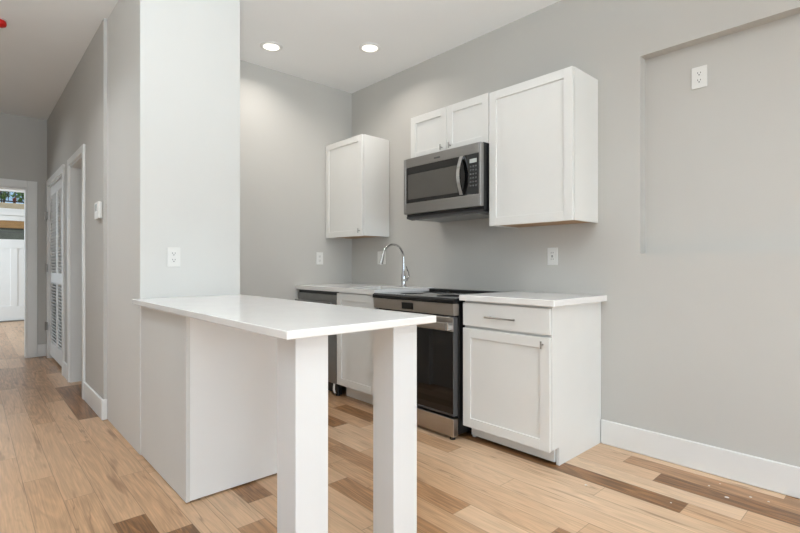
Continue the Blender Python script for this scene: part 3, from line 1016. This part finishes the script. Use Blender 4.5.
# ------------------------------------------------------------------ island
t = thing('island_cabinet', 'white panelled island cabinet joined to the white wall end', 'island', (0.97, 2.57, 0))
iy0, iy1, ix1 = 2.270, YP - 0.002, 1.290
IT = 0.905
obj('side_panel', box(nb(), XP + 0.004, XP + 0.022, iy0, iy1, 0.007, 0.877, bev=0.0015), M['white_wall'], t)
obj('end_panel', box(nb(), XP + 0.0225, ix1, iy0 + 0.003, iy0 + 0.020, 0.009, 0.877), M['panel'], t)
obj('kitchen_panel', box(nb(), ix1 - 0.018, ix1, iy0 + 0.021, iy1, 0.002, 0.877), M['cab'], t)
tag(obj('island_countertop', box(nb(), 0.696, 1.339, 1.257, YP - 0.001, 0.878, IT, bev=0.0025), M['quartz'], base=(1.01, 2.1, 0.878)),
    'long white quartz island countertop on two square posts', 'countertop')
for x0, lab in ((0.754, 'white square post under the island countertop corner nearest the hallway'),
                (1.161, 'white square post under the island countertop corner nearest the range')):
    w = 0.121
    bm = nb()
    box(bm, x0, x0 + w, 1.307, 1.307 + w, 0.001, 0.8775, bev=0.002)
    tag(obj('support_post', bm, M['post'], base=(x0 + w / 2, 1.367, 0)), lab, 'post', 'square posts under the island countertop')

# ------------------------------------------------------------------ outlets, thermostat
def outlet(label, face, pos, style='duplex', w=0.075, h=0.118, gang=1, group='white electrical wall plates'):
    # face 'X-': plate on a wall facing -X at x=pos[0]; 'Y-': facing -Y at y=pos[1]
    t = thing('switch_plate' if style == 'switch' else 'electrical_outlet', label, 'switch' if style == 'switch' else 'outlet', pos, group)
    def B(bm, a0, a1, d0, d1, z0, z1, bev=0.0):
        # a along the wall, d outwards
        if face == 'X-':
            box(bm, pos[0] - d1, pos[0] - d0, pos[1] + a0, pos[1] + a1, pos[2] + z0, pos[2] + z1, bev=bev)
        else:
            box(bm, pos[0] + a0, pos[0] + a1, pos[1] - d1, pos[1] - d0, pos[2] + z0, pos[2] + z1, bev=bev)
    bm = nb(); B(bm, -w / 2, w / 2, 0.0004, 0.006, -h / 2, h / 2, 0.002)
    obj('cover_plate', bm, M['plastic'], t)
    for g in range(gang):
        o = (g - (gang - 1) / 2) * 0.046
        if style == 'duplex':
            for s in (1, -1):
                bm = nb(); B(bm, o - 0.0165, o + 0.0165, 0.005, 0.0078, s * 0.0195 - 0.0135, s * 0.0195 + 0.0135, 0.0025)
                rc = obj('receptacle', bm, M['plastic'], t)
                bm = nb()
                B(bm, o - 0.0085, o - 0.0055, 0.0072, 0.0082, s * 0.0195 + 0.000, s * 0.0195 + 0.008)
                B(bm, o + 0.0055, o + 0.0085, 0.0072, 0.0082, s * 0.0195 + 0.000, s * 0.0195 + 0.008)
                B(bm, o - 0.0028, o + 0.0028, 0.0072, 0.0082, s * 0.0195 - 0.0095, s * 0.0195 - 0.004)
                obj('slot', bm, M['slot'], rc)
            bm = nb(); B(bm, o - 0.003, o + 0.003, 0.0055, 0.0068, -0.003, 0.003, 0.001)
            obj('screw', bm, M['plastic'], t)
        elif style == 'decor':
            bm = nb(); B(bm, o - 0.0165, o + 0.0165, 0.005, 0.008, -0.0335, 0.0335, 0.002)
            rc = obj('receptacle', bm, M['plastic'], t)
            for s in (1, -1):
                bm = nb()
                B(bm, o - 0.0085, o - 0.0055, 0.0076, 0.0084, s * 0.021 - 0.001, s * 0.021 + 0.007)
                B(bm, o + 0.0055, o + 0.0085, 0.0076, 0.0084, s * 0.021 - 0.001, s * 0.021 + 0.007)
                obj('slot', bm, M['slot'], rc)
            bm = nb()
            B(bm, o - 0.007, o + 0.007, 0.0076, 0.0092, 0.0015, 0.006, 0.0006)
            B(bm, o - 0.007, o + 0.007, 0.0076, 0.0092, -0.006, -0.0015, 0.0006)
            obj('test_button', bm, M['button'], rc)
        else:
            bm = nb(); B(bm, o - 0.0165, o + 0.0165, 0.005, 0.0085, -0.0335, 0.0335, 0.002)
            obj('rocker', bm, M['plastic'], t)
    return t
outlet('white duplex outlet high in the wall recess at right', 'X-', (XW + ND, 0.817, 2.131))
outlet('white outlet on the wall above the counter right of the range', 'X-', (XW, 1.660, 1.158), 'decor')
outlet('white duplex outlet on the white wall end above the island', 'Y-', (0.920, YP, 1.148))
outlet('small white plate on the kitchen end wall under the corner cabinet', 'Y-', (2.515, YB, 1.163), 'duplex')
outlet('white double plate on the wall behind the faucet', 'X-', (XW, 3.435, 1.168), 'switch', w=0.118, h=0.122, gang=2)

t = thing('thermostat', 'white thermostat on the hallway wall beyond the white wall end', 'thermostat', (XH, 4.0, 1.495))
obj('body', box(nb(), XH - 0.026, XH - 0.0005, 3.945, 4.085, 1.432, 1.556, bev=0.006, seg=2), M['plastic'], t)
obj('display', box(nb(), XH - 0.0272, XH - 0.025, 3.985, 4.06, 1.49, 1.54), M['lcd'], t)

# ------------------------------------------------------------------ ceiling fittings
def downlight(x, y, label):
    t = thing('recessed_light', label, 'ceiling light', (x, y, H), 'lit recessed kitchen ceiling lights')
    bm = nb()
    lathe(bm, (x, y, H), [(0.062, -0.0005), (0.062, -0.006), (0.070, -0.011), (0.086, -0.006), (0.088, -0.0005)], 40)
    bmesh.ops.delete(bm, geom=[f for f in bm.faces if len(f.verts) > 4], context='FACES_ONLY')
    obj('trim_ring', bm, M['plastic'], t, smooth=True)
    bm = nb()
    lathe(bm, (x, y, H), [(0.062, -0.0008), (0.062, -0.004), (0.03, -0.0065), (0.002, -0.007)], 36)
    obj('lens', bm, M['lens'], t, smooth=True)
    area('recessed_light_lamp', (x, y, H - 0.014), (0, 0, 0), 0.12, 0.12, 6.3, WARM, 'DISK', 2.6)
downlight(1.800, 3.50, 'lit round recessed ceiling light nearest the white wall end')
downlight(2.395, 2.985, 'lit round recessed ceiling light in front of the corner wall cabinet')
t = thing('ceiling_sprinkler', 'small red capped fixture on the hallway ceiling at the photo\'s left edge', 'sprinkler', (0.172, 4.42, H))
bm = nb()
lathe(bm, (0.172, 4.42, H), [(0.040, -0.0005), (0.040, -0.003), (0.030, -0.006), (0.018, -0.007)], 28)
obj('escutcheon', bm, M['plastic'], t, smooth=True)
bm = nb()
lathe(bm, (0.172, 4.42, H), [(0.020, -0.0075), (0.036, -0.010), (0.040, -0.026), (0.036, -0.042), (0.020, -0.052), (0.004, -0.054)], 28)
obj('cap', bm, M['red'], t, smooth=True)

# ------------------------------------------------------------------ plaster crumbs on the floor
for x, y, s in ((2.281, 1.123, .010), (2.65, 0.614, .013), (2.728, 0.708, .006), (2.738, 0.54, .008), (2.748, 0.474, .006), (2.794, 0.677, .005), (2.403, 0.776, .005)):
    bm = nb()
    bmesh.ops.create_icosphere(bm, subdivisions=1, radius=1.0)
    rr = random.Random(int(x * 1000))
    for v in bm.verts:
        k = rr.uniform(0.75, 1.15)
        v.co = Vector((x + v.co.x * s * k * 0.8, y + v.co.y * s * k * 0.9, 0.0005 + (v.co.z * k + 1.1) * s * 0.22))
    tag(obj('plaster_crumb', bm, M['crumb'], base=(x, y, 0)), 'tiny white plaster crumb on the wood floor near the long baseboard', 'crumb', 'plaster crumbs on the floor by the baseboard')
